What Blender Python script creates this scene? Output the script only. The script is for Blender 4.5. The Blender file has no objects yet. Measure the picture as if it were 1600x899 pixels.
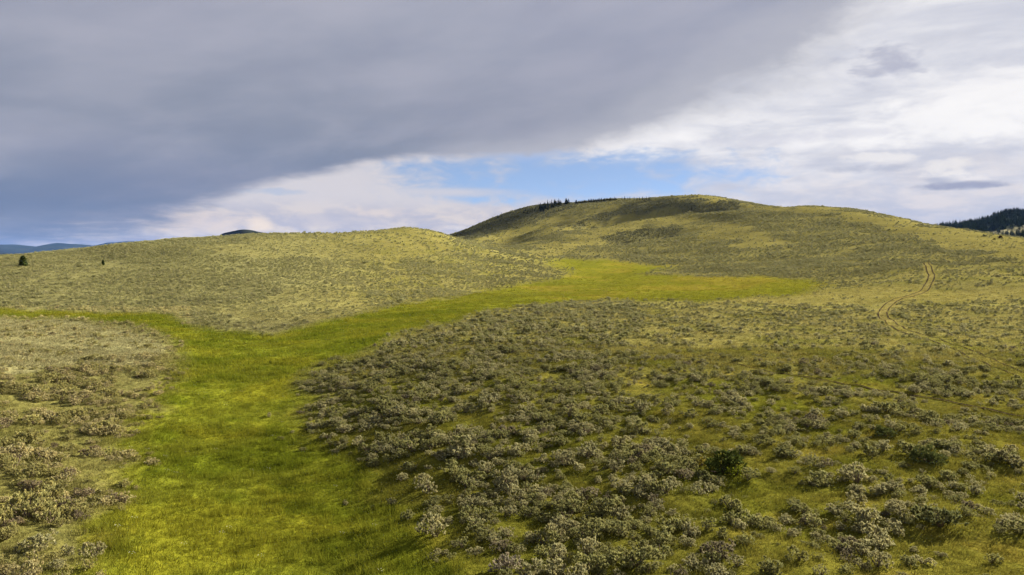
import bpy, bmesh, math, random
import numpy as np
from mathutils import Vector, Matrix

random.seed(7)
RNG = np.random.default_rng(11)
SC = bpy.context.scene
COL = SC.collection

# ------------------------------------------------------------------ camera, light, exposure
F = 1067.0                       # focal length in units of a 1600 px wide frame (24 mm on 36 mm)
PITCH = math.atan(49.5 / F)      # slightly down: the horizon lies at row 400 of 899
CAMZ = 14.0                      # height of the drone over the datum
CP, SP = math.cos(PITCH), math.sin(PITCH)

cam_d = bpy.data.cameras.new('camera')
cam_d.sensor_width = 36.0
cam_d.lens = F / 1600.0 * 36.0
cam_d.clip_start = 0.5
cam_d.clip_end = 60000.0
cam = bpy.data.objects.new('camera', cam_d)
cam.location = (0, 0, CAMZ)
cam.rotation_euler = (math.pi / 2 - PITCH, 0, 0)
COL.objects.link(cam)
SC.camera = cam

SUN_EL = math.radians(20.0)
SUN_AZ = math.radians(52.0)      # clockwise from the view direction (+Y) towards +X
sun_d = bpy.data.lights.new('sun', 'SUN')
sun_d.energy = 5.0
sun_d.angle = math.radians(0.55)
sun_d.color = (1.0, 0.90, 0.72)
sun = bpy.data.objects.new('sun', sun_d)
sdir = Vector((math.cos(SUN_EL) * math.sin(SUN_AZ), math.cos(SUN_EL) * math.cos(SUN_AZ), math.sin(SUN_EL)))
sun.rotation_euler = (-sdir).to_track_quat('-Z', 'Y').to_euler()
COL.objects.link(sun)

SC.view_settings.view_transform = 'Standard'
SC.view_settings.look = 'None'
SC.view_settings.exposure = 2.1
SC.view_settings.gamma = 1.0
EXPO = 2.0 ** SC.view_settings.exposure
SC.cycles.max_bounces = 5
SC.cycles.diffuse_bounces = 3
SC.cycles.transmission_bounces = 3
SC.cycles.volume_bounces = 0
SC.cycles.caustics_reflective = False
SC.cycles.caustics_refractive = False


# ------------------------------------------------------------------ node helper
class E:
    """A socket in a node tree with arithmetic."""
    def __init__(self, nt, s):
        self.nt, self.s = nt, s

    def _m(self, op, *a, clamp=False):
        n = self.nt.nodes.new('ShaderNodeMath')
        n.operation = op
        n.use_clamp = clamp
        for i, v in enumerate((self,) + a):
            if isinstance(v, E):
                self.nt.links.new(v.s, n.inputs[i])
            else:
                n.inputs[i].default_value = v
        return E(self.nt, n.outputs[0])

    def __add__(self, o): return self._m('ADD', o)
    def __sub__(self, o): return self._m('SUBTRACT', o)
    def __mul__(self, o): return self._m('MULTIPLY', o)
    def __truediv__(self, o): return self._m('DIVIDE', o)
    __radd__ = __add__
    __rmul__ = __mul__
    def __rsub__(self, o): return (self * -1.0) + o
    def clamp01(self): return self._m('ADD', 0.0, clamp=True)
    def maxv(self, o): return self._m('MAXIMUM', o)
    def sq(self): return self * self

    def step(self, a, b):
        """smoothstep from a to b (numbers or expressions)"""
        n = self.nt.nodes.new('ShaderNodeMapRange')
        n.interpolation_type = 'SMOOTHSTEP'
        for i, v in enumerate((self, a, b)):
            if isinstance(v, E):
                self.nt.links.new(v.s, n.inputs[i])
            else:
                n.inputs[i].default_value = v
        return E(self.nt, n.outputs[0])


def combine(nt, x, y, z):
    n = nt.nodes.new('ShaderNodeCombineXYZ')
    for i, v in enumerate((x, y, z)):
        if isinstance(v, E):
            nt.links.new(v.s, n.inputs[i])
        else:
            n.inputs[i].default_value = v
    return E(nt, n.outputs[0])


def noise(nt, vec, scale, detail=4.0, rough=0.55, dist=0.0):
    n = nt.nodes.new('ShaderNodeTexNoise')
    nt.links.new(vec.s, n.inputs['Vector'])
    n.inputs['Scale'].default_value = scale
    n.inputs['Detail'].default_value = detail
    n.inputs['Roughness'].default_value = rough
    n.inputs['Distortion'].default_value = dist
    return E(nt, n.outputs[0])


def mixc(nt, f, a, b, mode='MIX'):
    n = nt.nodes.new('ShaderNodeMix')
    n.data_type = 'RGBA'
    n.blend_type = mode
    for i, v in ((0, f), (6, a), (7, b)):
        if isinstance(v, E):
            nt.links.new(v.s, n.inputs[i])
        elif isinstance(v, (int, float)):
            n.inputs[i].default_value = v
        else:
            n.inputs[i].default_value = (*v[:3], 1.0)
    return E(nt, n.outputs[2])


def lin(r, g, b):
    f = lambda c: (c / 255.0 / 12.92) if c <= 10 else ((c / 255.0 + 0.055) / 1.055) ** 2.4
    return (f(r), f(g), f(b))


def sky_rgb(r, g, b):
    """cloud radiance that shows as this colour at the scene's exposure"""
    return tuple(c / EXPO for c in lin(r, g, b))


def AE(px, py):
    """azimuth and elevation of a place in the sky"""
    a, b = (px - 800) / F, (449.5 - py) / F
    d = Vector((a, CP + b * SP, -SP + b * CP)).normalized()
    return math.atan2(d.x, d.y), math.asin(d.z)


# ------------------------------------------------------------------ sky
world = bpy.data.worlds.new('World')
SC.world = world
world.use_nodes = True
nt = world.node_tree
nt.nodes.clear()
tc = nt.nodes.new('ShaderNodeTexCoord')
sp = nt.nodes.new('ShaderNodeSeparateXYZ')
nt.links.new(tc.outputs['Generated'], sp.inputs[0])
dx, dy, dz = (E(nt, sp.outputs[i]) for i in range(3))
az = dx._m('ARCTAN2', dy)
el = dz._m('ARCSINE')
zc = dz.maxv(0.0) + 0.10
cvec = combine(nt, dx / zc, dy / zc, 0.0)              # a cloud layer seen in perspective
avec = combine(nt, az * 3.0, el * 11.0, 0.0)


def curve(pts, x):
    """smooth function of azimuth through (px, value) points"""
    n = nt.nodes.new('ShaderNodeFloatCurve')
    c = n.mapping.curves[0]
    while len(c.points) > 2:
        c.points.remove(c.points[1])
    P = [((AE(px, 300)[0] if abs(px) < 90000 else math.copysign(math.pi, px)) / (2 * math.pi) + 0.5, v) for px, v in pts]
    c.points[0].location = (P[0][0], P[0][1])
    c.points[1].location = (P[-1][0], P[-1][1])
    for p in P[1:-1]:
        c.points.new(*p)
    n.mapping.use_clip = False
    n.mapping.update()
    nt.links.new((x * (1 / (2 * math.pi)) + 0.5).s, n.inputs['Value'])
    return E(nt, n.outputs[0])


edge_pts = [(-40, 420), (60, 402), (130, 388), (200, 370), (265, 345), (330, 318), (400, 292), (500, 270), (600, 252), (700, 243), (800, 246),
            (870, 240), (960, 218), (1100, 172), (1200, 126), (1300, 66), (1400, -10), (1500, -100), (1600, -220), (1800, -420)]
edge = curve([(-99999, -0.12), (-3000, -0.1), (-500, -0.08)] + [(p, AE(p, q)[1]) for p, q in edge_pts] + [(3000, 0.85), (99999, 0.85)], az)
soft = curve([(-99999, 0.06), (0, 0.05), (230, 0.035), (400, 0.014), (600, 0.009), (850, 0.013), (1000, 0.025), (1200, 0.05), (1600, 0.10), (99999, 0.16)], az)
n_big = noise(nt, cvec, 0.55, 3, 0.5)
n_wisp = noise(nt, cvec, 1.7, 7, 0.62, 0.4)
n_rag = noise(nt, combine(nt, az * 20.0, el * 44.0, 7.0), 1.0, 6, 0.6, 0.5)
n_fine = noise(nt, combine(nt, az * 7.0, el * 22.0, 0.0), 2.2, 7, 0.6, 0.3)
n_soft = noise(nt, combine(nt, az * 2.0 + el * 2.0, el * 9.0 - az * 1.5, 3.0), 1.3, 5, 0.5)

dpos = el - edge + (n_wisp - 0.5) * soft * 2.4 + (n_rag - 0.5) * soft * 1.2
deck = dpos.step(soft * -0.9, soft * 0.9)

# colour of the grey deck: blue grey low on the left, lilac grey in the middle, paler overhead
c_deck = mixc(nt, el.step(0.015, 0.20), sky_rgb(108, 126, 158), sky_rgb(141, 148, 166))
c_deck = mixc(nt, el.step(0.17, 0.40), c_deck, sky_rgb(167, 170, 185))
c_deck = mixc(nt, az.step(-0.30, 0.30), c_deck, mixc(nt, el.step(0.14, 0.36), sky_rgb(156, 160, 174), sky_rgb(164, 168, 185)))
c_deck = mixc(nt, (n_soft - 0.36).step(0.0, 0.34) * 0.35, c_deck, sky_rgb(182, 181, 194))
c_deck = mixc(nt, (n_big - 0.42).step(0.0, 0.3) * 0.3, c_deck, sky_rgb(140, 144, 168))
n_tex = noise(nt, combine(nt, az * 5.0 + el * 4.0, el * 17.0 - az * 4.0, 1.0), 1.0, 6, 0.58, 0.25)
c_deck = mixc(nt, (n_tex - 0.40).step(0.0, 0.30) * 0.25, c_deck, sky_rgb(188, 187, 199))
c_deck = mixc(nt, (0.47 - n_tex).step(0.0, 0.24) * 0.22, c_deck, sky_rgb(128, 133, 158))
lip = (1.0 - dpos.step(0.0, soft * 3.2)) * (az.step(-0.20, 0.02))
c_deck = mixc(nt, lip * 0.7, c_deck, sky_rgb(188, 189, 198))

# bright cloud below and right of the deck
c_right = mixc(nt, (n_wisp * 0.55 + n_soft * 0.45 - 0.38).step(0.0, 0.22), sky_rgb(206, 208, 219), sky_rgb(248, 246, 246))
c_low = mixc(nt, (n_fine - 0.36).step(0.0, 0.32), sky_rgb(196, 199, 214), sky_rgb(226, 220, 221))
c_bright = mixc(nt, (el + (n_soft - 0.5) * 0.06).step(0.05, 0.16), c_low, c_right)
c_bright = mixc(nt, (1.0 - el.step(0.005, 0.075)) * az.step(0.3, 0.42) * 0.75, c_bright, sky_rgb(176, 184, 206))
# the bank along the horizon on the left, cream where the sun reaches it
c_bank = mixc(nt, (n_fine - 0.40).step(0.0, 0.22), sky_rgb(190, 189, 202), sky_rgb(222, 212, 207))
c_bank = mixc(nt, el.step(0.052, 0.088), c_bank, sky_rgb(214, 210, 214))
c_bright = mixc(nt, 1.0 - az.step(-0.02, 0.22), c_bright, c_bank)


def blob(px, py, rx, ry, wob=0.9, k=1.0, src=None):
    """1 inside a ragged ellipse"""
    a0, e0 = AE(px, py)
    q = 0.9 - ((az - a0) * (F / rx)).sq() - ((el - e0) * (F / ry)).sq()
    return (q + ((src or n_fine) - 0.5) * (2.0 * wob) + (n_rag - 0.5) * (2.6 * wob)).step(-0.05, 1.0 * k)


for px, py, rx, ry, col, amt, wob in (
        (1375, 100, 55, 30, (176, 178, 196), 0.75, 1.2), (1480, 60, 60, 14, (205, 206, 216), 0.5, 1.2),
        (1492, 274, 44, 12, (244, 240, 238), 1.0, 1.3), (1525, 279, 36, 9, (236, 232, 233), 0.9, 1.3), (1500, 289, 66, 7, (160, 165, 188), 0.95, 0.9), (1470, 281, 30, 7, (176, 180, 199), 0.85, 1.4), (1345, 264, 70, 8, (188, 191, 206), 0.85, 1.4),
        (1480, 262, 36, 16, (238, 234, 232), 0.9, 1.0), (1385, 246, 70, 9, (240, 237, 236), 0.8, 1.2),
        (1585, 90, 60, 12, (202, 204, 216), 0.6, 1.2), (1480, 190, 150, 40, (252, 250, 249), 0.8, 1.0),
        (1150, 265, 130, 14, (232, 229, 232), 0.6, 1.2), (1250, 215, 160, 10, (214, 214, 224), 0.6, 1.2),
        (405, 350, 28, 16, (247, 230, 212), 1.0, 0.45), (712, 357, 24, 6, (236, 228, 222), 0.9, 0.7),
        (590, 332, 60, 10, (228, 215, 208), 0.7, 1.0), (300, 345, 110, 20, (228, 214, 206), 0.8, 0.9), (520, 345, 120, 12, (196, 194, 206), 0.6, 1.0)):
    c_bright = mixc(nt, blob(px, py, rx, ry, wob) * amt, c_bright, sky_rgb(*col))

# the blue opening and the streaks in it
gap = blob(885, 278, 365, 52, 0.62, 0.9)
gap2 = blob(430, 300, 60, 7, 1.0) * 0.35
a_s, e_s = AE(700, 298)
streak = blob(700, 300, 150, 9, 0.9, 1.2) * 0.85
wisp = blob(540, 280, 90, 24, 1.1) * 0.95
open_sky = (gap.maxv(gap2) * (1.0 - streak) * (1.0 - wisp)).clamp01()
c_bright = mixc(nt, open_sky, c_bright, sky_rgb(146, 163, 187))      # thin veil over the blue
cover = (1.0 - open_sky * 0.36)
cover = cover.maxv(deck)

skyt = nt.nodes.new('ShaderNodeTexSky')
skyt.sky_type = 'NISHITA'
skyt.sun_disc = False
skyt.sun_elevation = SUN_EL
skyt.sun_rotation = SUN_AZ
skyt.altitude = 1600.0
skyt.air_density = 0.45
skyt.dust_density = 0.1
skyt.ozone_density = 1.5
bg_sky = nt.nodes.new('ShaderNodeBackground')
bg_sky.inputs['Strength'].default_value = 0.05
nt.links.new(skyt.outputs[0], bg_sky.inputs['Color'])
bg_cl = nt.nodes.new('ShaderNodeBackground')
c_cloud = mixc(nt, deck, c_bright, c_deck)
nt.links.new(c_cloud.s, bg_cl.inputs['Color'])
mixs = nt.nodes.new('ShaderNodeMixShader')
nt.links.new(cover.s, mixs.inputs[0])
nt.links.new(bg_sky.outputs[0], mixs.inputs[1])
nt.links.new(bg_cl.outputs[0], mixs.inputs[2])
wout = nt.nodes.new('ShaderNodeOutputWorld')
nt.links.new(mixs.outputs[0], wout.inputs['Surface'])


# ------------------------------------------------------------------ numeric helpers
_perm = np.random.default_rng(3).permutation(4096)
_gang = np.random.default_rng(4).uniform(0, 2 * np.pi, 4096)


def perlin(x, y, seed=0):
    x = np.asarray(x, float) + seed * 17.31
    y = np.asarray(y, float) - seed * 9.77
    xi, yi = np.floor(x).astype(np.int64), np.floor(y).astype(np.int64)
    xf, yf = x - xi, y - yi

    def g(ix, iy):
        h = _perm[(_perm[ix & 4095] + iy) & 4095]
        return np.cos(_gang[h]), np.sin(_gang[h])
    u = xf * xf * xf * (xf * (xf * 6 - 15) + 10)
    v = yf * yf * yf * (yf * (yf * 6 - 15) + 10)
    a, b = g(xi, yi); n00 = a * xf + b * yf
    a, b = g(xi + 1, yi); n10 = a * (xf - 1) + b * yf
    a, b = g(xi, yi + 1); n01 = a * xf + b * (yf - 1)
    a, b = g(xi + 1, yi + 1); n11 = a * (xf - 1) + b * (yf - 1)
    return ((n00 * (1 - u) + n10 * u) * (1 - v) + (n01 * (1 - u) + n11 * u) * v) * 1.5


def fbm(x, y, oct=3, seed=0):
    s, a, f = 0.0, 1.0, 1.0
    for k in range(oct):
        s = s + a * perlin(x * f, y * f, seed + k)
        a *= 0.5
        f *= 2.03
    return s


def sstep(a, b, x):
    t = np.clip((x - a) / (b - a), 0, 1)
    return t * t * (3 - 2 * t)


def in_poly(px, py, poly):
    inside = np.zeros(np.shape(px), bool)
    n = len(poly)
    for i in range(n):
        x0, y0 = poly[i]
        x1, y1 = poly[(i + 1) % n]
        if y0 == y1:
            continue
        c = ((y0 > py) != (y1 > py)) & (px < (x1 - x0) * (py - y0) / (y1 - y0) + x0)
        inside ^= c
    return inside


# ------------------------------------------------------------------ terrain: spot heights (bearing, sight line, distance) -> one smooth height field
SPOTS = [
    # floor of the green draw, near to far
    (450, 899, 22.5), (420, 700, 40), (440, 620, 55), (420, 560, 76), (440, 535, 90), (560, 505, 117), (700, 472, 168), (800, 452, 235), (900, 436, 290),
    (950, 412, 375), (1000, 447, 235), (1150, 446, 235), (1270, 443, 225),
    # right foreground
    (620, 899, 21.4), (620, 700, 38), (600, 600, 56), (760, 899, 20.3), (760, 700, 36), (760, 600, 53), (1000, 899, 19.7), (1000, 700, 35), (1000, 600, 52.5), (1000, 530, 82),
    (1300, 899, 19.4), (1300, 700, 35.2), (1300, 600, 53.5), (1300, 530, 86), (1580, 899, 19.2), (1580, 700, 35), (1580, 600, 54), (1580, 540, 80),
    (700, 530, 82), (860, 478, 136), (760, 492, 115), (640, 522, 92), (560, 556, 74), (1000, 476, 142), (1100, 474, 146),
    (1200, 480, 138), (1380, 490, 128), (1450, 445, 182), (1452, 417, 225), (1300, 462, 168), (1600, 500, 117), (1600, 450, 165),
    # left bank
    (20, 899, 20), (20, 760, 28.5), (20, 660, 40), (20, 580, 58), (20, 520, 88), (120, 520, 92), (200, 700, 37.5), (220, 600, 57), (200, 540, 80),
    (10, 486, 132), (150, 490, 126), (260, 498, 118), (340, 512, 106), (420, 520, 101), (-250, 700, 33), (-250, 560, 62), (-250, 480, 135),
    # left hill
    (0, 450, 165), (0, 420, 200), (0, 402, 236), (0, 408, 300), (200, 450, 172), (200, 410, 222), (200, 381.5, 272), (200, 388, 350),
    (400, 480, 138), (400, 430, 205), (400, 395, 260), (400, 369, 310), (400, 376, 400), (520, 450, 190), (520, 400, 280), (520, 366, 350), (520, 378, 450),
    (630, 450, 215), (630, 400, 300), (635, 354, 430), (630, 372, 560), (740, 440, 245), (740, 405, 320), (715, 367, 440), (790, 388, 420), (860, 425, 300), (830, 405, 360),
    (-250, 420, 200), (-250, 408, 240), (-250, 425, 330),
    # big hill
    (870, 402, 410), (900, 388, 470), (960, 366, 560), (1000, 356, 600), (800, 380, 520), (760, 374, 620), (850, 360, 650), (900, 345, 730), (950, 334, 790),
    (720, 367, 830), (780, 337, 900), (850, 321, 960), (950, 313.5, 980), (1005, 312, 980), (1050, 308, 900), (1100, 304.5, 820),
    (1000, 430, 300), (1000, 412, 370), (1060, 390, 440), (1100, 350, 600), (1100, 328, 700), (1200, 430, 262), (1200, 400, 345), (1200, 370, 440), (1200, 340, 560),
    (1200, 321, 690), (1300, 430, 250), (1300, 400, 320), (1300, 370, 410), (1300, 345, 500), (1300, 325.5, 600), (1350, 329, 560), (1400, 400, 290), (1400, 365, 390), (1400, 340.5, 490),
    (1500, 420, 222), (1500, 390, 290), (1500, 357, 405), (1600, 410, 212), (1600, 390, 270), (1600, 375, 330), (1850, 420, 200), (1850, 394, 280),
    # behind the crests
    (1100, 325, 1000), (1250, 345, 850), (1400, 360, 700), (1500, 378, 560), (1600, 388, 450), (1850, 410, 420), (900, 335, 1200), (780, 352, 1200), (700, 385, 1100),
    (600, 390, 900), (400, 392, 700), (200, 400, 600), (0, 416, 500), (-250, 430, 500), (1000, 340, 1250), (1200, 360, 1250), (1500, 390, 1250), (1800, 400, 1250),
    (0, 425, 1250), (300, 420, 1250), (-250, 430, 1250), (550, 405, 1250), (1850, 900, 19), (1850, 600, 54), (-250, 899, 20.5), (1850, 500, 117),
]


def spot(px, py, Y):
    a, b = (px - 800) / F, (449.5 - py) / F
    t = Y / (CP + b * SP)
    return 800 + F * (a * t) / Y, math.log(Y), t * (-SP + b * CP) / Y * F


LU, LY = 300.0, 0.42
_pts = np.array([spot(*s) for s in SPOTS])
_cx, _cy, _cs = _pts[:, 0] / LU, _pts[:, 1] / LY, _pts[:, 2]


def _phi(r2):
    return 0.5 * r2 * np.log(r2 + 1e-12)


_n = len(_cx)
_A = np.zeros((_n + 3, _n + 3))
_A[:_n, :_n] = _phi((_cx[:, None] - _cx[None]) ** 2 + (_cy[:, None] - _cy[None]) ** 2) + np.eye(_n) * 0.012
_A[:_n, _n:] = np.stack([np.ones(_n), _cx, _cy], 1)
_A[_n:, :_n] = _A[:_n, _n:].T
_w = np.linalg.solve(_A, np.concatenate([_cs, np.zeros(3)]))


def tps(uu, ly):
    x = np.clip(uu, -300, 1900) / LU
    y = ly / LY
    out = _w[_n] + _w[_n + 1] * x + _w[_n + 2] * y
    for i in range(_n):
        out = out + _w[i] * _phi((x - _cx[i]) ** 2 + (y - _cy[i]) ** 2)
    return out


inner = np.arange(-96, 1700, 6.0)
outer = np.cumsum(np.geomspace(8, 420, 26))
UCOL = np.concatenate([(-96 - outer)[::-1], inner, inner[-1] + outer])
LROW = np.linspace(math.log(13.0), math.log(1250.0), 440)
UG, LG = np.meshgrid(UCOL, LROW)
YG = np.exp(LG)
XG = (UG - 800) / F * YG
SG = tps(UG, LG)
ZG = SG / F * YG
# ravines cut into the big hill: lines of (bearing px, row) on its face, depth, half width


def bare_sight(px, py):
    j = int(np.argmin(np.abs(UCOL - px)))
    z = ZG[:, j]
    row = 449.5 - F * (YG[:, j] * SP + z * CP) / (YG[:, j] * CP - z * SP)
    k = np.nonzero((row <= py) & (YG[:, j] > 300))[0]
    k = k[0] if len(k) else int(np.argmin(row))
    return XG[k, j], YG[k, j]


RAVINES = [([(850, 364), (900, 355), (950, 343), (1000, 334), (1050, 327), (1090, 323)], 11.0, 20.0),
           ([(1010, 343), (1060, 334), (1100, 331), (1135, 329), (1165, 324)], 7.0, 14.0),
           ([(740, 376), (800, 360), (850, 347), (890, 334)], 9.0, 26.0),
           ([(930, 384), (980, 376), (1030, 366), (1075, 360)], 5.0, 14.0)]
for line, dep, wid in RAVINES:
    L = np.array([bare_sight(*q) for q in line])
    best = np.full(XG.shape, 1e9)
    tt = np.zeros(XG.shape)
    for k in range(len(L) - 1):
        ax, ay = L[k]
        bx, by = L[k + 1]
        t = np.clip(((XG - ax) * (bx - ax) + (YG - ay) * (by - ay)) / ((bx - ax) ** 2 + (by - ay) ** 2), 0, 1)
        d = np.hypot(XG - ax - t * (bx - ax), YG - ay - t * (by - ay))
        m = d < best
        best = np.where(m, d, best)
        tt = np.where(m, (k + t) / (len(L) - 1), tt)
    ZG -= dep * np.exp(-(best / wid) ** 2) * np.sin(np.pi * np.clip(tt * 0.86 + 0.07, 0, 1)) ** 0.8
# natural unevenness at several scales
ZG += 0.24 * fbm(XG / 7.0, YG / 7.0, 2, 1) * sstep(260, 120, YG) + 0.12 * fbm(XG / 2.2, YG / 2.2, 2, 5) * sstep(110, 60, YG)
ZG += 0.7 * fbm(XG / 34.0, YG / 34.0, 2, 9) * sstep(60, 180, YG) * sstep(1200, 700, YG)
ZG += 2.2 * fbm(XG / 95.0, YG / 95.0, 2, 14) * sstep(330, 620, YG)
ZG += CAMZ


def ground_z(X, Y):
    """height of the ground sheet under a point (bilinear on its own grid)"""
    X, Y = np.asarray(X, float), np.asarray(Y, float)
    l = np.clip((np.log(np.maximum(Y, 13.01)) - LROW[0]) / (LROW[1] - LROW[0]), 0, len(LROW) - 1.001)
    uu = 800 + F * X / np.maximum(Y, 13.01)
    j = np.clip(np.searchsorted(UCOL, uu) - 1, 0, len(UCOL) - 2)
    fu = np.clip((uu - UCOL[j]) / (UCOL[j + 1] - UCOL[j]), 0, 1)
    i = l.astype(int)
    fl = l - i
    return (ZG[i, j] * (1 - fu) + ZG[i, j + 1] * fu) * (1 - fl) + (ZG[i + 1, j] * (1 - fu) + ZG[i + 1, j + 1] * fu) * fl


def project(X, Y, Z):
    z = Z - CAMZ
    d = Y * CP - z * SP
    d = np.maximum(d, 1.0)
    return 800 + F * X / d, 449.5 - F * (Y * SP + z * CP) / d


def sight(px, py):
    """where the line of sight through (px, py) first meets the ground; the crest if it misses"""
    a, b = (px - 800) / F, (449.5 - py) / F
    Y = np.exp(np.linspace(LROW[0] + 0.01, LROW[-1] - 0.01, 6000))
    t = Y / (CP + b * SP)
    X = a * t
    Zr = CAMZ + t * (-SP + b * CP)
    g = ground_z(X, Y)
    hit = np.nonzero(g >= Zr)[0]
    k = hit[0] if len(hit) else int(np.argmin((Zr - g) / Y))
    return float(X[k]), float(Y[k]), float(g[k])


# ------------------------------------------------------------------ what grows where
MEADOW = [(60, 1100), (95, 899), (150, 850), (190, 800), (200, 740), (205, 690), (235, 640), (272, 590), (282, 550), (262, 527), (205, 507), (120, 498), (-200, 492), (-200, 480),
          (0, 481), (130, 488), (270, 490), (285, 500), (350, 518), (430, 523), (490, 508), (560, 490), (680, 468), (780, 450), (868, 434), (890, 427), (856, 416),
          (850, 403), (960, 409), (1068, 416), (1003, 428), (1100, 431), (1275, 437), (1300, 445), (1250, 462), (1100, 470), (1000, 469), (860, 473),
          (760, 486), (660, 512), (580, 545), (500, 580), (468, 604), (470, 650), (500, 690), (560, 715), (600, 765), (640, 830), (690, 870), (720, 899), (760, 1100)]
YELLOW = [[(820, 405), (880, 396), (940, 378), (1010, 360), (1060, 350), (1110, 345), (1060, 334), (990, 336), (950, 347), (890, 372), (840, 390)],
          [(1080, 352), (1140, 344), (1165, 355), (1215, 368), (1240, 383), (1180, 390), (1130, 376), (1080, 368)],
          [(1130, 318), (1200, 322), (1300, 327), (1420, 345), (1520, 362), (1610, 376), (1720, 400), (1600, 410), (1500, 392), (1400, 362), (1300, 337), (1200, 330)],
          [(290, 388), (470, 366), (640, 352), (720, 372), (690, 398), (560, 408), (400, 404)],
          [(300, 478), (460, 455), (580, 462), (590, 480), (500, 502), (420, 508), (330, 492)],
          [(1000, 470), (1200, 460), (1330, 450), (1480, 452), (1610, 438), (1610, 462), (1480, 478), (1300, 474), (1100, 478)],
          [(1040, 312), (1100, 300), (1150, 316), (1120, 320)],
          [(740, 372), (800, 355), (900, 338), (980, 322), (1040, 316), (940, 345), (860, 366), (800, 385)]]
# slopes of low brush, ravine shade partly put into its dark colour
BRUSH_SHADE = [[(858, 362), (900, 349), (940, 333), (980, 322), (1030, 312), (1075, 310), (1105, 314), (1085, 322), (1050, 326), (1000, 333), (950, 342), (900, 354)],
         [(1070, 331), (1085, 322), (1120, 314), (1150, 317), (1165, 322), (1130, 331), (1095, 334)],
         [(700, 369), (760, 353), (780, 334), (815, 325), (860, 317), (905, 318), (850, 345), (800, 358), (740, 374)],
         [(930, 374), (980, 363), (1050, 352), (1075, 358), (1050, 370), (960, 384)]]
DEEP_GREEN = [(440, 640), (480, 690), (560, 715), (600, 765), (640, 830), (720, 899), (740, 1000), (600, 1000), (520, 880), (440, 790), (400, 720)]      # darker green patch of the meadow
TAN = [(-300, 494), (0, 497), (120, 502), (215, 522), (255, 545), (215, 575), (120, 572), (0, 585), (-300, 590)]
DENSE = [(470, 600), (520, 575), (600, 545), (700, 512), (860, 476), (1010, 478), (1000, 510), (920, 560), (980, 640), (1090, 700), (1150, 780), (1180, 1000), (770, 1000), (720, 880), (650, 800), (600, 740),
         (540, 700), (490, 670)]
LEFTBANK = [(-300, 560), (60, 555), (170, 560), (240, 590), (230, 640), (205, 690), (195, 790), (120, 850), (80, 1100), (-300, 1100)]

TRACK1 = [(1447, 411), (1452, 422), (1456, 431), (1450, 445), (1443, 455), (1425, 462), (1402, 468), (1386, 479), (1379, 489), (1386, 500), (1401, 510), (1422, 520),
          (1448, 528), (1478, 538), (1512, 550), (1552, 567), (1605, 588)]
TRACK2 = [(1000, 551), (1094, 562), (1187, 577), (1262, 590), (1319, 601), (1375, 611), (1424, 619), (1500, 632), (1605, 652)]


def smooth_line(pts, n=6):
    out = []
    for k in range(len(pts) - 1):
        p0, p1, p2, p3 = (np.array(pts[min(max(k + d, 0), len(pts) - 1)], float) for d in (-1, 0, 1, 2))
        for t in np.linspace(0, 1, n, endpoint=False):
            out.append(0.5 * ((2 * p1) + (p2 - p0) * t + (2 * p0 - 5 * p1 + 4 * p2 - p3) * t * t + (3 * p1 - p0 - 3 * p2 + p3) * t ** 3))
    out.append(np.array(pts[-1], float))
    return out


def track_path(pts):
    P = np.array([sight(*p)[:2] for p in pts])
    P = np.array(smooth_line([tuple(p) for p in P], 14))
    return P


PATH1, PATH2 = track_path(TRACK1), track_path(TRACK2)


def path_dist(X, Y, P):
    d = np.full(np.shape(X), 1e9)
    lo, hi = P.min(0) - 8, P.max(0) + 8
    m = (X > lo[0]) & (X < hi[0]) & (Y > lo[1]) & (Y < hi[1])
    xs, ys = X[m], Y[m]
    b = np.full(xs.shape, 1e9)
    for k in range(len(P) - 1):
        ax, ay = P[k]
        bx, by = P[k + 1]
        L2 = max((bx - ax) ** 2 + (by - ay) ** 2, 1e-6)
        t = np.clip(((xs - ax) * (bx - ax) + (ys - ay) * (by - ay)) / L2, 0, 1)
        b = np.minimum(b, np.hypot(xs - ax - t * (bx - ax), ys - ay - t * (by - ay)))
    d[m] = b
    return d


def plants(X, Y):
    """masks at ground points: meadow, yellow, tan, dense sage, left bank"""
    Z = ground_z(X, Y)
    px, py = project(X, Y, Z)
    w = np.clip(46.0 * 40 / np.maximum(Y, 20), 9.0, 44)
    wide = 1.0 + 2.0 * sstep(120, 230, Y)
    f = np.clip(60.0 / np.maximum(Y, 20), 0.12, 1.0)
    nx, ny = fbm(X * 0.22 * f, Y * 0.22 * f, 4, 21), fbm(X * 0.22 * f, Y * 0.22 * f, 4, 25)
    jx = px + w * nx
    jy = py + w * 0.35 * ny
    # the meadow thins out over a few metres rather than stopping at a line
    M = 0.0
    for k, (ox, oy) in enumerate(((0, 0), (1, 0.3), (-1, -0.3), (0.2, 1), (-0.2, -1), (1.7, -0.6), (-1.7, 0.6))):
        M = M + in_poly(jx + ox * w * 0.55 * wide, jy + oy * w * 0.20, MEADOW)
    M = M / 7.0
    yl = np.zeros(np.shape(X))
    yx = px + 30 * fbm(X * 0.04, Y * 0.04, 4, 31)
    yy = py + 8 * fbm(X * 0.03, Y * 0.03, 4, 35)
    for p in YELLOW:
        yl = np.maximum(yl, in_poly(yx, yy, p))
    ta = in_poly(jx, jy, TAN).astype(float)
    de = in_poly(jx, jy, DENSE).astype(float)
    lb = in_poly(jx, jy, LEFTBANK).astype(float)
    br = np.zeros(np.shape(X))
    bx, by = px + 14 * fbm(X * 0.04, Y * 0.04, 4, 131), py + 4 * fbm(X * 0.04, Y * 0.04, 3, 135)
    for p in BRUSH_SHADE:
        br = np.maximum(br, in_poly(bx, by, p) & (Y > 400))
    return px, py, M, yl * (1 - M) * (1 - br), ta * (1 - M), de * (1 - M), lb * (1 - M), br


def lerp(a, b, t):
    return a + (b - a) * t[..., None]


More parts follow.
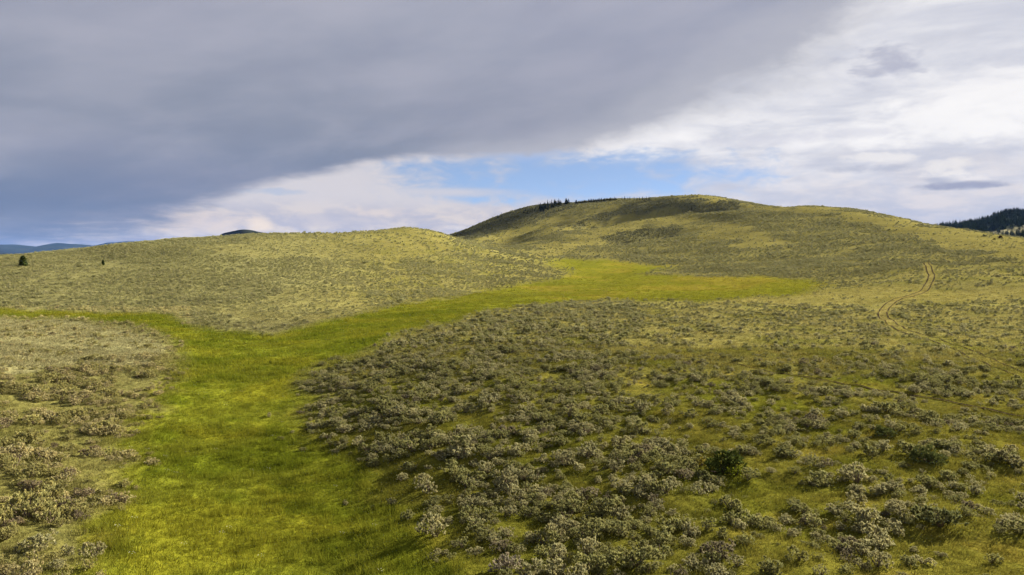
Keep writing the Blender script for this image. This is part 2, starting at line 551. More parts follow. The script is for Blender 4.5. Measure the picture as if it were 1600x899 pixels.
def grass_colour(X, Y, pl):
    """albedo of the grass and soil, the same for the ground and the tufts on it"""
    px, py, M, yl, ta, de, lb, br = pl
    c = np.array
    far = sstep(34, 100, Y)
    farm = sstep(90, 230, Y)
    n1 = fbm(X / 9.0, Y / 9.0, 3, 41)
    n2 = fbm(X / 2.6, Y / 2.6, 2, 44)
    n3 = fbm(X / 40.0, Y / 40.0, 2, 47)
    base = lerp(np.broadcast_to(c([0.136, 0.130, 0.022]), (*np.shape(X), 3)), c([0.212, 0.196, 0.068]), far)
    base = lerp(base, c([0.098, 0.108, 0.012]), np.clip(sstep(-0.1, 0.5, n1) * 0.8 * (1 - far * 0.5), 0, 1))
    base = lerp(base, c([0.190, 0.150, 0.028]), np.clip(sstep(0.15, 0.7, n2) * 0.35, 0, 1))
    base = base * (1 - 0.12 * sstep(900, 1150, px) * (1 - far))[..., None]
    base = lerp(base, c([0.085, 0.086, 0.014]), de * (1 - far) * 0.6)  # darker green grass, shade between the dense bushes put into its colour
    base = lerp(base, c([0.142, 0.136, 0.046]), lb * 0.85)
    left = sstep(640, 420, px) * far
    big = sstep(780, 900, px) * sstep(190, 300, Y)
    base = lerp(base, c([0.185, 0.170, 0.060]), big * 0.85)
    base = lerp(base, c([0.178, 0.174, 0.080]), left * 0.8)
    base = lerp(base, c([0.205, 0.196, 0.096]), ta)
    base = lerp(base, c([0.205, 0.182, 0.056]), yl * np.where(px < 740, 0.22, 0.55))
    base = lerp(base, c([0.105, 0.102, 0.050]), br * 0.75)  # ground under the brush, darkened for the ravine shade too
    mead = lerp(np.broadcast_to(c([0.136, 0.152, 0.015]), (*np.shape(X), 3)), c([0.172, 0.168, 0.014]), sstep(0.05, 0.6, n1 + 0.4 * n2) * 0.5)
    mead = lerp(mead, c([0.092, 0.116, 0.009]), sstep(0.0, 0.5, -n1 + 0.5 * n2) * 0.8)
    mead = lerp(mead, c([0.190, 0.178, 0.022]), farm * 0.55)
    mead = lerp(mead, c([0.215, 0.174, 0.030]), farm * sstep(0.0, 0.45, n3 + 0.5 * n1) * 0.55)
    mead = lerp(mead, c([0.130, 0.142, 0.018]), farm * sstep(0.05, 0.5, -n3 + 0.5 * n1) * 0.5)
    deep_green = in_poly(px + 26 * n1, py + 18 * n1, DEEP_GREEN)
    mead = lerp(mead, c([0.085, 0.106, 0.009]), deep_green * sstep(-0.5, 0.3, n2) * 0.75)
    out = lerp(base, mead, M)
    out = out * (1 + 0.10 * n3 + 0.10 * n2)[..., None]
    tr = np.minimum(path_dist(X, Y, PATH1), path_dist(X, Y, PATH2) * 3.0)
    out = lerp(out, c([0.245, 0.190, 0.070]), sstep(1.35, 0.9, tr) * 0.30 * sstep(88, 118, Y))
    return np.clip(out * 0.90, 0.003, 0.6)


def sage_density(X, Y, pl):
    px, py, M, yl, ta, de, lb, br = pl
    cl = fbm(X / 4.2, Y / 4.2, 3, 51)
    cl2 = fbm(X / 22.0, Y / 22.0, 3, 55)
    d = np.clip(0.32 + 0.60 * cl + 0.25 * cl2, 0.03, 1)
    d = np.where(de > 0, np.clip(0.80 + 0.95 * cl, 0.05, 1), d)
    d = np.where(lb > 0, np.clip(0.50 + 1.15 * cl, 0.03, 1), d)
    d = np.where((px < 900) & (Y > 130), np.clip(0.62 + 0.5 * cl + 0.5 * cl2, 0.05, 1), d)
    d = np.where((px >= 760) & (Y > 230), np.clip(0.80 + 0.4 * cl + 0.75 * cl2, 0.06, 1), d)
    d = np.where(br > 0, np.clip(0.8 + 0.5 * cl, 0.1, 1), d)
    d = np.where(yl > 0, d * np.where(px < 740, 0.42, np.where(px > 1120, 0.10, 0.24)), d)
    d = np.where((px > 1120) & (Y < 62) & (de == 0), np.clip(0.40 + 0.62 * cl + 0.25 * cl2, 0.04, 1), d)
    d = np.where(ta > 0, np.clip(0.13 + 0.55 * cl, 0, 1), d)
    d = d * np.clip(1 - M * 1.02, 0, 1) ** 1.6 + 0.055 * (M < 0.86) * (M > 0.1)
    tr = np.minimum(path_dist(X, Y, PATH1) - 0.5, path_dist(X, Y, PATH2))
    return np.where(tr < 1.0, 0.0, d)


# ------------------------------------------------------------------ mesh and object helpers
def set_kind(o, kind):
    o['kind'] = kind
    return o


def tag(o, label=None, cat=None, group=None, kind=None):
    for k, v in (('label', label), ('category', cat), ('group', group), ('kind', kind)):
        if v:
            o[k] = v
    return o


def link(name, data, parent=None):
    o = bpy.data.objects.new(name, data)
    COL.objects.link(o)
    if parent is not None:
        o.parent = parent
    return o


def np_mesh(name, verts, faces, mats=(), smooth=False):
    me = bpy.data.meshes.new(name)
    verts = np.asarray(verts, np.float32).reshape(-1, 3)
    faces = np.asarray(faces, np.int32)
    k = faces.shape[1]
    me.vertices.add(len(verts))
    me.vertices.foreach_set('co', verts.ravel())
    me.loops.add(faces.size)
    me.loops.foreach_set('vertex_index', faces.ravel())
    me.polygons.add(len(faces))
    me.polygons.foreach_set('loop_start', np.arange(0, faces.size, k, dtype=np.int32))
    me.update(calc_edges=True)
    if smooth:
        me.polygons.foreach_set('use_smooth', np.ones(len(faces), bool))
    for m in mats:
        me.materials.append(m)
    me.validate()
    return me


def add_colour(me, rgb, name='tone', domain='POINT'):
    a = me.attributes.new(name, 'FLOAT_COLOR', domain)
    v = np.ones((len(rgb), 4), np.float32)
    v[:, :3] = rgb
    a.data.foreach_set('color', v.ravel())


def new_mat(name):
    m = bpy.data.materials.new(name)
    m.use_nodes = True
    m.node_tree.nodes.clear()
    return m, m.node_tree


def attr(nt, name, kind='GEOMETRY'):
    n = nt.nodes.new('ShaderNodeAttribute')
    n.attribute_name = name
    n.attribute_type = kind
    return n


def out_mat(nt, shader):
    o = nt.nodes.new('ShaderNodeOutputMaterial')
    nt.links.new(shader, o.inputs['Surface'])
    return o


def leaf_material(name, colour=None, trans=0.25, tip=None):
    """leafy diffuse with some light through it; colour from the plant's own tone, varied leaf by leaf"""
    m, nt = new_mat(name)
    if colour is None:
        c = E(nt, attr(nt, 'tint', 'INSTANCER').outputs['Color'])
    else:
        n = nt.nodes.new('ShaderNodeRGB')
        n.outputs[0].default_value = (*colour, 1)
        c = E(nt, n.outputs[0])
    c = mixc(nt, 1.0, c, E(nt, attr(nt, 'tone').outputs['Color']), 'MULTIPLY')
    d = nt.nodes.new('ShaderNodeBsdfDiffuse')
    nt.links.new(c.s, d.inputs['Color'])
    if trans > 0:
        t = nt.nodes.new('ShaderNodeBsdfTranslucent')
        nt.links.new(c.s, t.inputs['Color'])
        mx = nt.nodes.new('ShaderNodeMixShader')
        mx.inputs[0].default_value = trans
        nt.links.new(d.outputs[0], mx.inputs[1])
        nt.links.new(t.outputs[0], mx.inputs[2])
        out_mat(nt, mx.outputs[0])
    else:
        out_mat(nt, d.outputs[0])
    return m


def bark_material(name, colour):
    m, nt = new_mat(name)
    tc = nt.nodes.new('ShaderNodeTexCoord')
    nz = noise(nt, E(nt, tc.outputs['Object']), 14.0, 4, 0.6)
    c = mixc(nt, nz, tuple(x * 0.6 for x in colour), tuple(x * 1.4 for x in colour))
    d = nt.nodes.new('ShaderNodeBsdfDiffuse')
    nt.links.new(c.s, d.inputs['Color'])
    out_mat(nt, d.outputs[0])
    return m


M_SAGE = leaf_material('sage_leaf', None, 0.34)
M_GRASS = leaf_material('grass_blade', None, 0.30)
M_CONIFER = leaf_material('conifer_needles', None, 0.12)
M_BARK = bark_material('grey_bark', (0.13, 0.10, 0.075))

# ------------------------------------------------------------------ ground
m_ground, nt = new_mat('hill_soil_and_grass')
col = E(nt, attr(nt, 'tone').outputs['Color'])
geo = nt.nodes.new('ShaderNodeNewGeometry')
pos = E(nt, geo.outputs['Position'])
g1 = noise(nt, pos, 3.1, 5, 0.65)
g2 = noise(nt, pos, 0.45, 5, 0.6)
col = mixc(nt, 1.0, col, mixc(nt, (g1 - 0.3).step(0.0, 0.4), (0.72, 0.74, 0.70), (1.18, 1.14, 1.10)), 'MULTIPLY')
col = mixc(nt, 1.0, col, mixc(nt, (g2 - 0.3).step(0.0, 0.4), (0.86, 0.88, 0.84), (1.12, 1.10, 1.06)), 'MULTIPLY')
bs = nt.nodes.new('ShaderNodeBsdfDiffuse')
nt.links.new(col.s, bs.inputs['Color'])
bmp = nt.nodes.new('ShaderNodeBump')
bmp.inputs['Strength'].default_value = 0.5
bmp.inputs['Distance'].default_value = 0.25
nt.links.new(g1.s, bmp.inputs['Height'])
nt.links.new(bmp.outputs[0], bs.inputs['Normal'])
out_mat(nt, bs.outputs[0])

pl_g = plants(XG, YG)
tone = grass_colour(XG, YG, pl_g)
# rows behind the camera and out to the horizon complete the sheet
near_rows, far_rows = [-400.0, -150.0, -60.0, -25.0, -8.0, 3.0], [1400.0, 1700.0, 2200.0, 3200.0, 5000.0, 9000.0, 16000.0]
R, T = [], []
for y in near_rows:
    wide = 1.0 + max(0.0, 13.0 - y) * 0.05
    R.append(np.stack([XG[0] * wide, np.full(XG.shape[1], y), ZG[0]], 1)); T.append(tone[0])
for i in range(len(LROW)):
    R.append(np.stack([XG[i], YG[i], ZG[i]], 1)); T.append(tone[i])
for y in far_rows:
    k = sstep(1250, 2400, np.array(y))
    z = ZG[-1] * (1 - k) + k * (-70.0)
    R.append(np.stack([np.clip((UCOL - 800) / F * y, -15500 + np.arange(len(UCOL)), 15500 - np.arange(len(UCOL))[::-1]), np.full(len(UCOL), y), z], 1)); T.append(np.broadcast_to(np.array([0.12, 0.12, 0.05]), (len(UCOL), 3)))
R, T = np.array(R), np.array(T)
nr, nc = R.shape[:2]
idx = np.arange(nr * nc).reshape(nr, nc)
quads = np.stack([idx[:-1, :-1], idx[:-1, 1:], idx[1:, 1:], idx[1:, :-1]], -1).reshape(-1, 4)
me = np_mesh('ground', R.reshape(-1, 3), quads, [m_ground], True)
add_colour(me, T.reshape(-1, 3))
set_kind(link('ground', me), 'structure')

# ------------------------------------------------------------------ distant hills and mountains
def far_colour(nt, ca, cb, scale):
    geo = nt.nodes.new('ShaderNodeNewGeometry')
    nz = noise(nt, E(nt, geo.outputs['Position']), scale, 5, 0.6)
    return mixc(nt, (nz - 0.35).step(0.0, 0.3), ca, cb)


def far_mat(name, ca, cb, scale):
    m, nt = new_mat(name)
    c = far_colour(nt, ca, cb, scale)
    d = nt.nodes.new('ShaderNodeBsdfDiffuse')
    nt.links.new(c.s, d.inputs['Color'])
    out_mat(nt, d.outputs[0])
    return m


def range_mesh(name, crest, Y0, depth_front, depth_back, base, mat, rough, nu=160, nv=40):
    """a range of hills with a crest at distance Y0: crest = [(bearing px, row py)]"""
    cp = np.array([p[0] for p in crest], float)
    ch = np.array([CAMZ + (400 - p[1]) / F * Y0 for p in crest])
    us = np.linspace(cp[0], cp[-1], nu)
    top = np.interp(us, cp, ch)
    ker = np.array([1, 2, 1]) / 4
    top = np.convolve(np.pad(top, 1, 'edge'), ker, 'valid')
    vs = np.linspace(-1, 1, nv)
    V = []
    for v in vs:
        y = Y0 + (depth_front if v < 0 else depth_back) * v
        x = (us - 800) / F * Y0 * (1 + 0.0 * v)
        prof = (1 - abs(v)) ** 1.15
        z = base + (top - base) * prof
        z = z + rough * fbm(x / (rough * 7), np.full_like(x, y) / (rough * 7), 4, 61) * prof * min(1.0, abs(v) * 3 + 0.12)
        V.append(np.stack([x, np.full_like(x, y), z], 1))
    V = np.array(V)
    i = np.arange(nu * nv).reshape(nv, nu)
    q = np.stack([i[:-1, :-1], i[:-1, 1:], i[1:, 1:], i[1:, :-1]], -1).reshape(-1, 4)
    return np_mesh(name, V.reshape(-1, 3), q, [mat], True), V


m_mtn = far_mat('forested_mountain_side', (0.012, 0.020, 0.016), (0.026, 0.034, 0.026), 0.0016)
m_dark = far_mat('dark_wooded_hill', (0.010, 0.016, 0.010), (0.026, 0.030, 0.020), 0.012)
me, _ = range_mesh('mountains', [(-600, 390), (-400, 377), (-250, 386), (-100, 380), (0, 382.5), (22, 381), (45, 384), (68, 386), (90, 379.5), (105, 381), (125, 381), (148, 384.5), (165, 380.5),
                                 (200, 376.5), (222, 375.5), (250, 378), (280, 386), (330, 384), (420, 392), (560, 400)], 11000, 2600, 3000, -85, m_mtn, 60, 220, 50)
set_kind(link('mountains', me), 'structure')
me, _ = range_mesh('foothills', [(-700, 395), (-300, 390), (-80, 394), (0, 396), (22, 395.5), (40, 399), (90, 404), (150, 412)], 5200, 700, 900, -80, m_mtn, 26, 120, 30)
set_kind(link('foothills', me), 'structure')
me, _ = range_mesh('wooded_hill', [(300, 392), (330, 376), (345, 368), (350, 363), (367, 358.5), (385, 355.5), (400, 358), (418, 361.5), (434, 366), (442, 366), (455, 362), (466, 361), (480, 366), (520, 384), (560, 400)], 2600, 420, 500, -80,
                   m_dark, 9, 110, 30)
set_kind(link('wooded_hill', me), 'structure')

# the forested hill at the right, a pale bench at its foot
m_fhill, nt = new_mat('pale_grass_and_scree')
c = mixc(nt, 1.0, far_colour(nt, (0.7, 0.7, 0.7), (1.3, 1.3, 1.3), 0.03), E(nt, attr(nt, 'tone').outputs['Color']), 'MULTIPLY')
d = nt.nodes.new('ShaderNodeBsdfDiffuse')
nt.links.new(c.s, d.inputs['Color'])
out_mat(nt, d.outputs[0])
FH = [(1330, 393), (1400, 376), (1440, 363), (1468, 355), (1500, 350), (1530, 345), (1560, 335), (1580, 332), (1610, 331), (1700, 318), (1800, 322), (1950, 335), (2200, 370), (2500, 395)]
fu = np.linspace(1330, 2500, 300)
fy = np.array([560, 700, 850, 950, 1020, 1040, 1060, 1080, 1100, 1120, 1140, 1160, 1180, 1200, 1220, 1250, 1280, 1310, 1340, 1370, 1400, 1430, 1460, 1490, 1520, 1560, 1600, 1700, 1900, 2200.0])
ftop = np.interp(fu, [p[0] for p in FH], [p[1] for p in FH])
FV = []
for y in fy:
    if y <= 1020:
        row = np.full_like(fu, 392.0) - 18.5 * sstep(560, 1000, y)
    elif y <= 1500:
        row = 373.5 + (ftop - 373.5) * sstep(1000, 1540, np.array(y)) ** 0.9
    else:
        row = ftop + 0.06 * (y - 1500)
    row = np.maximum(row, np.minimum(ftop, 373.5)) if y <= 1020 else row
    z = CAMZ + (400 - row) / F * y + 5 * fbm(fu / 30.0, np.full_like(fu, y / 90.0), 3, 71) * sstep(1020, 1200, y)
    FV.append(np.stack([(fu - 800) / F * y, np.full_like(fu, y), z], 1))
FV = np.array(FV)
i = np.arange(FV.shape[0] * FV.shape[1]).reshape(FV.shape[:2])
q = np.stack([i[:-1, :-1], i[:-1, 1:], i[1:, 1:], i[1:, :-1]], -1).reshape(-1, 4)
PALE = [(1530, 369), (1545, 362), (1575, 358), (1620, 349), (1720, 338), (1720, 352), (1640, 360), (1590, 366), (1560, 371)]
hx, hy = project(FV[..., 0], FV[..., 1], FV[..., 2])
bare = np.maximum(in_poly(hx, hy, PALE), FV[..., 1] < 1030).astype(float)
me = np_mesh('hill', FV.reshape(-1, 3), q, [m_fhill], True)
add_colour(me, lerp(np.broadcast_to(np.array([0.028, 0.034, 0.018]), FV.shape), np.array([0.170, 0.160, 0.095]), bare).reshape(-1, 3))
set_kind(link('hill', me), 'structure')


def fhill_z(u, y):
    k = np.clip(np.searchsorted(fy, y) - 1, 0, len(fy) - 2)
    t = (y - fy[k]) / (fy[k + 1] - fy[k])
    j = np.clip((u - fu[0]) / (fu[1] - fu[0]), 0, len(fu) - 1.001)
    a = j.astype(int)
    s = j - a
    z = FV[..., 2]
    return (z[k, a] * (1 - s) + z[k, a + 1] * s) * (1 - t) + (z[k + 1, a] * (1 - s) + z[k + 1, a + 1] * s) * t


# ------------------------------------------------------------------ plant forms
class Build:
    def __init__(self):
        self.v, self.f, self.t, self.m = [], [], [], []

    def tri(self, a, b, c, tone=(1, 1, 1), mat=0):
        n = len(self.v)
        self.v += [tuple(a), tuple(b), tuple(c)]
        self.f.append((n, n + 1, n + 2))
        self.t += [tone] * 3
        self.m.append(mat)

    def blade(self, base, d, length, width, side, tone, mat=0):
        """a narrow leaf: two triangles, widest at two thirds"""
        base, d, side = Vector(base), Vector(d), Vector(side)
        mid = base + d * length * 0.6
        tip = base + d * length
        self.tri(base, mid + side * width, mid - side * width, tone, mat)
        self.tri(mid - side * width, mid + side * width, tip, tone, mat)

    def tube(self, pts, radii, sides=5, tone=(1, 1, 1), mat=0):
        rings = []
        for k, p in enumerate(pts):
            p = Vector(p)
            a = Vector(pts[min(k + 1, len(pts) - 1)]) - Vector(pts[max(k - 1, 0)])
            a.normalize()
            s = a.orthogonal().normalized()
            b = a.cross(s)
            rings.append([p + (s * math.cos(2 * math.pi * i / sides) + b * math.sin(2 * math.pi * i / sides)) * radii[k] for i in range(sides)])
        for k in range(len(rings) - 1):
            for i in range(sides):
                j = (i + 1) % sides
                self.tri(rings[k][i], rings[k][j], rings[k + 1][j], tone, mat)
                self.tri(rings[k][i], rings[k + 1][j], rings[k + 1][i], tone, mat)

    def mesh(self, name, mats):
        me = np_mesh(name, np.array(self.v), np.array(self.f), mats)
        add_colour(me, np.array(self.t))
        if max(self.m) > 0:
            me.polygons.foreach_set('material_index', np.array(self.m, np.int32))
        return me


def rnd_dir(r, up=0.0):
    while True:
        v = Vector((r.uniform(-1, 1), r.uniform(-1, 1), r.uniform(-1, 1)))
        if 0.05 < v.length < 1:
            v.normalize()
            v.z = v.z + up
            return v.normalized()


def sage_form(seed, n_sprigs, leaves, size, lobes, tall=0.62, spread=1.0):
    """foliage of one sagebrush about one metre wide: lobed mound of upright plumed sprigs"""
    r = random.Random(seed)
    B = Build()
    L = []
    for k in range(lobes):
        a = 2 * math.pi * k / lobes + r.uniform(-0.6, 0.6)
        q = 0.0 if (k == 0 and lobes > 2) else r.uniform(0.16, 0.30) * spread
        w = r.uniform(0.20, 0.30)
        L.append((Vector((q * math.cos(a), q * math.sin(a), r.uniform(0.12, 0.24))), w, r.uniform(0.75, 1.1) * tall))
    tot = sum(l[1] ** 2 for l in L)
    per = 11 if n_sprigs > 200 else (7 if n_sprigs > 60 else 5)
    for c, w, h in L:
        # a few inner leaves, toned darker for the shade inside the bush
        for k in range(int(n_sprigs * 0.22 * w * w / tot)):
            d = rnd_dir(r, 0.2)
            p = c + Vector((d.x * w * 0.6, d.y * w * 0.6, d.z * w * h * 0.7))
            s = rnd_dir(r)
            B.blade(p, rnd_dir(r, 0.4), size * 1.7, size * 0.7, s, (r.uniform(0.75, 1.0),) * 3)
        # plumes: fans of upright sprigs with gaps between them
        for k in range(max(3, int(n_sprigs * w * w / tot / per * 1.75))):
            d = rnd_dir(r, 0.45)
            q = c + Vector((d.x * w, d.y * w, max(d.z, -0.35) * w * (0.7 + h * 0.6))) * r.uniform(0.8, 1.08)
            g0 = (d * r.uniform(0.45, 0.9) + Vector((0, 0, r.uniform(0.6, 1.1)))).normalized()
            tn0 = r.uniform(0.80, 1.20)
            warm = r.uniform(-0.06, 0.04)
            for i in range(per):
                off = rnd_dir(r) * size * r.uniform(0.1, 0.8)
                p = q + off
                if p.z < 0.03:
                    continue
                g = (g0 + off * (0.45 / size) + rnd_dir(r) * 0.18).normalized()
                tn = tn0 * r.uniform(0.86, 1.14)
                tone = (tn * (1 + warm), tn, tn * (1 - warm * 1.5))
                ln = size * r.uniform(1.3, 2.3)
                for z in range(leaves):
                    s = g.cross(rnd_dir(r))
                    if s.length < 0.05:
                        continue
                    s.normalize()
                    B.blade(p - g * size * 0.5, (g + rnd_dir(r) * 0.22).normalized(), ln, size * r.uniform(0.22, 0.36), s, tone)
    return B


def sage_stems(seed, mat_slot=0):
    r = random.Random(seed)
    B = Build()
    for k in range(7):
        a = 2 * math.pi * k / 7 + r.uniform(-0.4, 0.4)
        q = r.uniform(0.15, 0.32)
        p1 = (0.4 * q * math.cos(a), 0.4 * q * math.sin(a), r.uniform(0.10, 0.16))
        p2 = (q * math.cos(a + 0.3), q * math.sin(a + 0.3), r.uniform(0.26, 0.40))
        B.tube([(0.02 * math.cos(a), 0.02 * math.sin(a), -0.06), p1, p2], [0.026, 0.019, 0.008], 4, (1, 1, 1), mat_slot)
    return B


def sub_collection(name, meshes):
    """plant forms for scattering; the collection itself is not part of the scene"""
    c = bpy.data.collections.new(name)
    for k, me in enumerate(meshes):
        o = bpy.data.objects.new(f'{name}_{k:02d}', me)
        c.objects.link(o)
    return c


def scatter(name, pts, rot, scl, idx, tint, coll):
    """one object that carries a plant form on each of its points"""
    me = bpy.data.meshes.new(name)
    n = len(pts)
    me.vertices.add(n)
    me.vertices.foreach_set('co', np.asarray(pts, np.float32).ravel())
    for nm, typ, key, arr in (('rot', 'FLOAT_VECTOR', 'vector', rot), ('scl', 'FLOAT_VECTOR', 'vector', scl), ('idx', 'INT', 'value', idx)):
        a = me.attributes.new(nm, typ, 'POINT')
        a.data.foreach_set(key, np.ascontiguousarray(arr, np.int32 if typ == 'INT' else np.float32).ravel())
    add_colour(me, tint, 'tint')
    o = link(name, me)
    ng = bpy.data.node_groups.new(name + '_scatter', 'GeometryNodeTree')
    ng.interface.new_socket('Geometry', in_out='INPUT', socket_type='NodeSocketGeometry')
    ng.interface.new_socket('Geometry', in_out='OUTPUT', socket_type='NodeSocketGeometry')
    gi, go = ng.nodes.new('NodeGroupInput'), ng.nodes.new('NodeGroupOutput')
    ci = ng.nodes.new('GeometryNodeCollectionInfo')
    ci.inputs['Collection'].default_value = coll
    ci.inputs['Separate Children'].default_value = True
    ci.inputs['Reset Children'].default_value = True
    ip = ng.nodes.new('GeometryNodeInstanceOnPoints')
    ip.inputs['Pick Instance'].default_value = True

    def named(nm, typ):
        a = ng.nodes.new('GeometryNodeInputNamedAttribute')
        a.data_type = typ
        a.inputs['Name'].default_value = nm
        return a.outputs['Attribute']
    L = ng.links.new
    L(gi.outputs[0], ip.inputs['Points'])
    L(ci.outputs[0], ip.inputs['Instance'])
    L(named('idx', 'INT'), ip.inputs['Instance Index'])
    L(named('rot', 'FLOAT_VECTOR'), ip.inputs['Rotation'])
    L(named('scl', 'FLOAT_VECTOR'), ip.inputs['Scale'])
    L(ip.outputs[0], go.inputs[0])
    md = o.modifiers.new('scatter', 'NODES')
    md.node_group = ng
    return o


N_NEAR = 10


def near_form(k):
    if k >= 8:                      # old leggy plants, thin on top, wood showing
        return (k, 260, 2, 0.050, 5, 0.9, 1.2)
    return (k, (430, 380, 470, 400)[k % 4], 2, (0.052, 0.046, 0.056)[k % 3], 2 + k % 4, (0.5, 0.66, 0.85)[k % 3], 1.0)


near_fol, near_stem, near_all, far_all, tiny_all = [], [], [], [], []
for k in range(N_NEAR):
    a = near_form(k)
    near_fol.append(sage_form(*a).mesh('sage_foliage', [M_SAGE]))
    near_stem.append(sage_stems(k).mesh('sage_stem', [M_BARK]))
for k in range(N_NEAR):
    B = sage_form(k + 40, 130, 2, 0.090, 2 + k % 4, (0.55, 0.7, 0.85)[k % 3], 1.0)
    far_all.append(B.mesh('sage_middle_distance', [M_SAGE]))
for k in range(5):
    B = sage_form(k + 80, 34, 2, 0.17, 1 + k % 3, 0.6, 1.0)
    tiny_all.append(B.mesh('sage_far', [M_SAGE]))


# ------------------------------------------------------------------ sagebrush
def jitter_field(y0, y1, cell, u0=-60, u1=1660):
    """jittered grid of ground points in view between two distances"""
    xs0, xs1 = (u0 - 800) / F * y1 - 14, (u1 - 800) / F * y1 + 14        # with a margin either side
    gx, gy = np.meshgrid(np.arange(xs0, xs1, cell), np.arange(y0, y1, cell))
    X = (gx + RNG.uniform(-0.5, 0.5, gx.shape) * cell).ravel()
    Y = (gy + RNG.uniform(-0.5, 0.5, gy.shape) * cell).ravel()
    uu = 800 + F * X / np.maximum(Y, 5)
    m = (X > (u0 - 800) / F * Y - 14) & (X < (u1 - 800) / F * Y + 14) & (Y > y0) & (Y < y1)
    return X[m], Y[m]


SAGE = []
for y0, y1, cell, smin, smax in ((19, 70, 0.55, 0.28, 1.26), (70, 160, 0.76, 0.36, 1.18), (160, 330, 1.05, 0.5, 1.15), (330, 640, 1.9, 0.8, 1.7), (640, 1000, 2.7, 1.2, 2.2)):
    X, Y = jitter_field(y0, y1, cell)
    pl = plants(X, Y)
    D = sage_density(X, Y, pl)
    u = RNG.random(len(X))
    keep = u < D
    X, Y, D = X[keep], Y[keep], D[keep]
    pl = tuple(p[keep] for p in pl)
    sz = smin + (smax - smin) * RNG.beta(1.7, 3.4, len(X)) * (0.72 + 0.45 * D)
    sz = sz * np.where((pl[6] > 0) & (Y < 90), 1.18, 1.0)
    v = RNG.random(len(X))
    sz = sz * np.where(v < 0.12, 1.35, np.where(v > 0.72, 0.68, 1.0))
    SAGE.append((X, Y, sz, pl))
SX, SY, SS = (np.concatenate([s[k] for s in SAGE]) for k in range(3))
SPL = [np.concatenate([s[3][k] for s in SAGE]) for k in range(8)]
# specimens that stand alone in the picture: (px, py of the base, width in m, tall, tone)
LONE = [(680, 838, 1.45, 1.0, 'pale silvery sagebrush standing alone in the green grass left of the dense patch'),
        (148, 872, 0.85, 1.35, 'tall silvery sagebrush standing alone on the meadow edge'),
        (58, 862, 1.35, 0.9, 'wide flat-topped sagebrush on the left edge of the meadow, a bare purple-grey side showing'),
        (106, 868, 0.5, 1.2, 'thin small sagebrush between the flat-topped bush and the tall silvery bush'),
        (90, 890, 0.6, 0.9, 'low ragged sagebrush at the bottom of the meadow edge below the tall silvery bush'),
        (513, 686, 1.0, 0.8, 'small round sagebrush standing out in the green draw beside the dense patch'),
        (743, 868, 0.62, 1.0, 'small pale sagebrush below the lone silvery clump'),
        (790, 893, 1.1, 0.9, 'pinkish grey sagebrush on the bottom edge of the picture beside the meadow'),
        (627, 752, 0.75, 1.0, 'upright pale sagebrush at the draw edge, first of a row of two'),
        (668, 770, 1.5, 0.9, 'broad pale sagebrush at the draw edge beside the upright one')]
lone_pts = []
for px, py, w, tl, lab in LONE:
    x, y, z = sight(px, py)
    lone_pts.append((x, y, w, tl, lab))
    far_enough = np.hypot(SX - x, SY - y) > w * 0.75 + 0.25
    SX, SY, SS = SX[far_enough], SY[far_enough], SS[far_enough]
    SPL = [p[far_enough] for p in SPL]
SHRUBS_DARK = [(1128, 738, 2.1, 1.0, 'dark green juniper-like shrub, the tallest among the sagebrush'),
               (1455, 722, 1.7, 0.7, 'dark green low spreading shrub among sagebrush in the right foreground'),
               (1378, 680, 1.4, 0.55, 'dark green flat shrub farther back among the sagebrush on the right')]
dark_pts = []
for px, py, w, tl, lab in SHRUBS_DARK:
    x, y, z = sight(px, py)
    dark_pts.append((x, y, z, w, tl, lab))
    ok = np.hypot(SX - x, SY - y) > w * 0.55 + 0.2
    SX, SY, SS = SX[ok], SY[ok], SS[ok]
    SPL = [p[ok] for p in SPL]
SZ = ground_z(SX, SY)
SPX, SPY = project(SX, SY, SZ)
ns = len(SX)
n_tone = fbm(SX / 6.0, SY / 6.0, 2, 81)
kind = RNG.random(ns)
t_sil = np.array([0.275, 0.256, 0.130])
t_oli = np.array([0.205, 0.200, 0.078])
t_bro = np.array([0.165, 0.142, 0.088])
look = np.where(kind + 0.25 * n_tone < 0.42, 0, np.where(kind < 0.975, 1, 2))          # silvery, olive, brown
STINT = np.where((look == 0)[:, None], t_sil, np.where((look == 1)[:, None], t_oli, t_bro)) * RNG.uniform(0.85, 1.15, (ns, 1))
far_s = sstep(50, 140, SY)[:, None]
STINT = STINT * (1 - far_s * 0.5) + (np.array([0.250, 0.244, 0.122]) * RNG.uniform(0.8, 1.2, (ns, 1))) * far_s * 0.5
STINT[(SPX > 800) & (SY > 230)] *= 0.97
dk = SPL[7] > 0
STINT[dk] = np.array([0.100, 0.100, 0.054]) * RNG.uniform(0.7, 1.5, (ns, 1))[dk]  # dark brush, with shade of the ravines in its tint
leftish = (SPX < 300) & (SPY > 480)
STINT[leftish] *= np.array([1.30, 1.22, 1.18])
STINT[(SPX < 760) & (SPY < 500)] *= 1.26
SROT = np.stack([RNG.normal(0, 0.06, ns), RNG.normal(0, 0.06, ns), RNG.uniform(0, 2 * math.pi, ns)], 1)
SSCL = np.stack([SS * RNG.uniform(0.85, 1.2, ns), SS * RNG.uniform(0.85, 1.2, ns), SS * RNG.uniform(0.75, 1.15, ns)], 1)

# the 290 that show largest stand as objects of their own
inframe = (SPX > 4) & (SPX < 1596) & (SPY < 905) & (SPY > 400)
show = np.where(inframe, SS / SY, 0)
N_OWN = 288 - len(LONE)
own = np.argsort(-show)[:N_OWN]
LOOKS = ('silvery grey', 'olive green', 'brownish grey')


def sage_thing(x, y, z, rot, scl, form, tint, label, group=None):
    o = link('sagebrush', None)
    o.location = (x, y, z - 0.02)
    o.rotation_euler = rot
    o.scale = scl
    tag(o, label, 'shrub', group)
    f = link('foliage', near_fol[form], o)
    f['tint'] = [float(v) for v in tint]
    link('stem', near_stem[form], o)
    return o


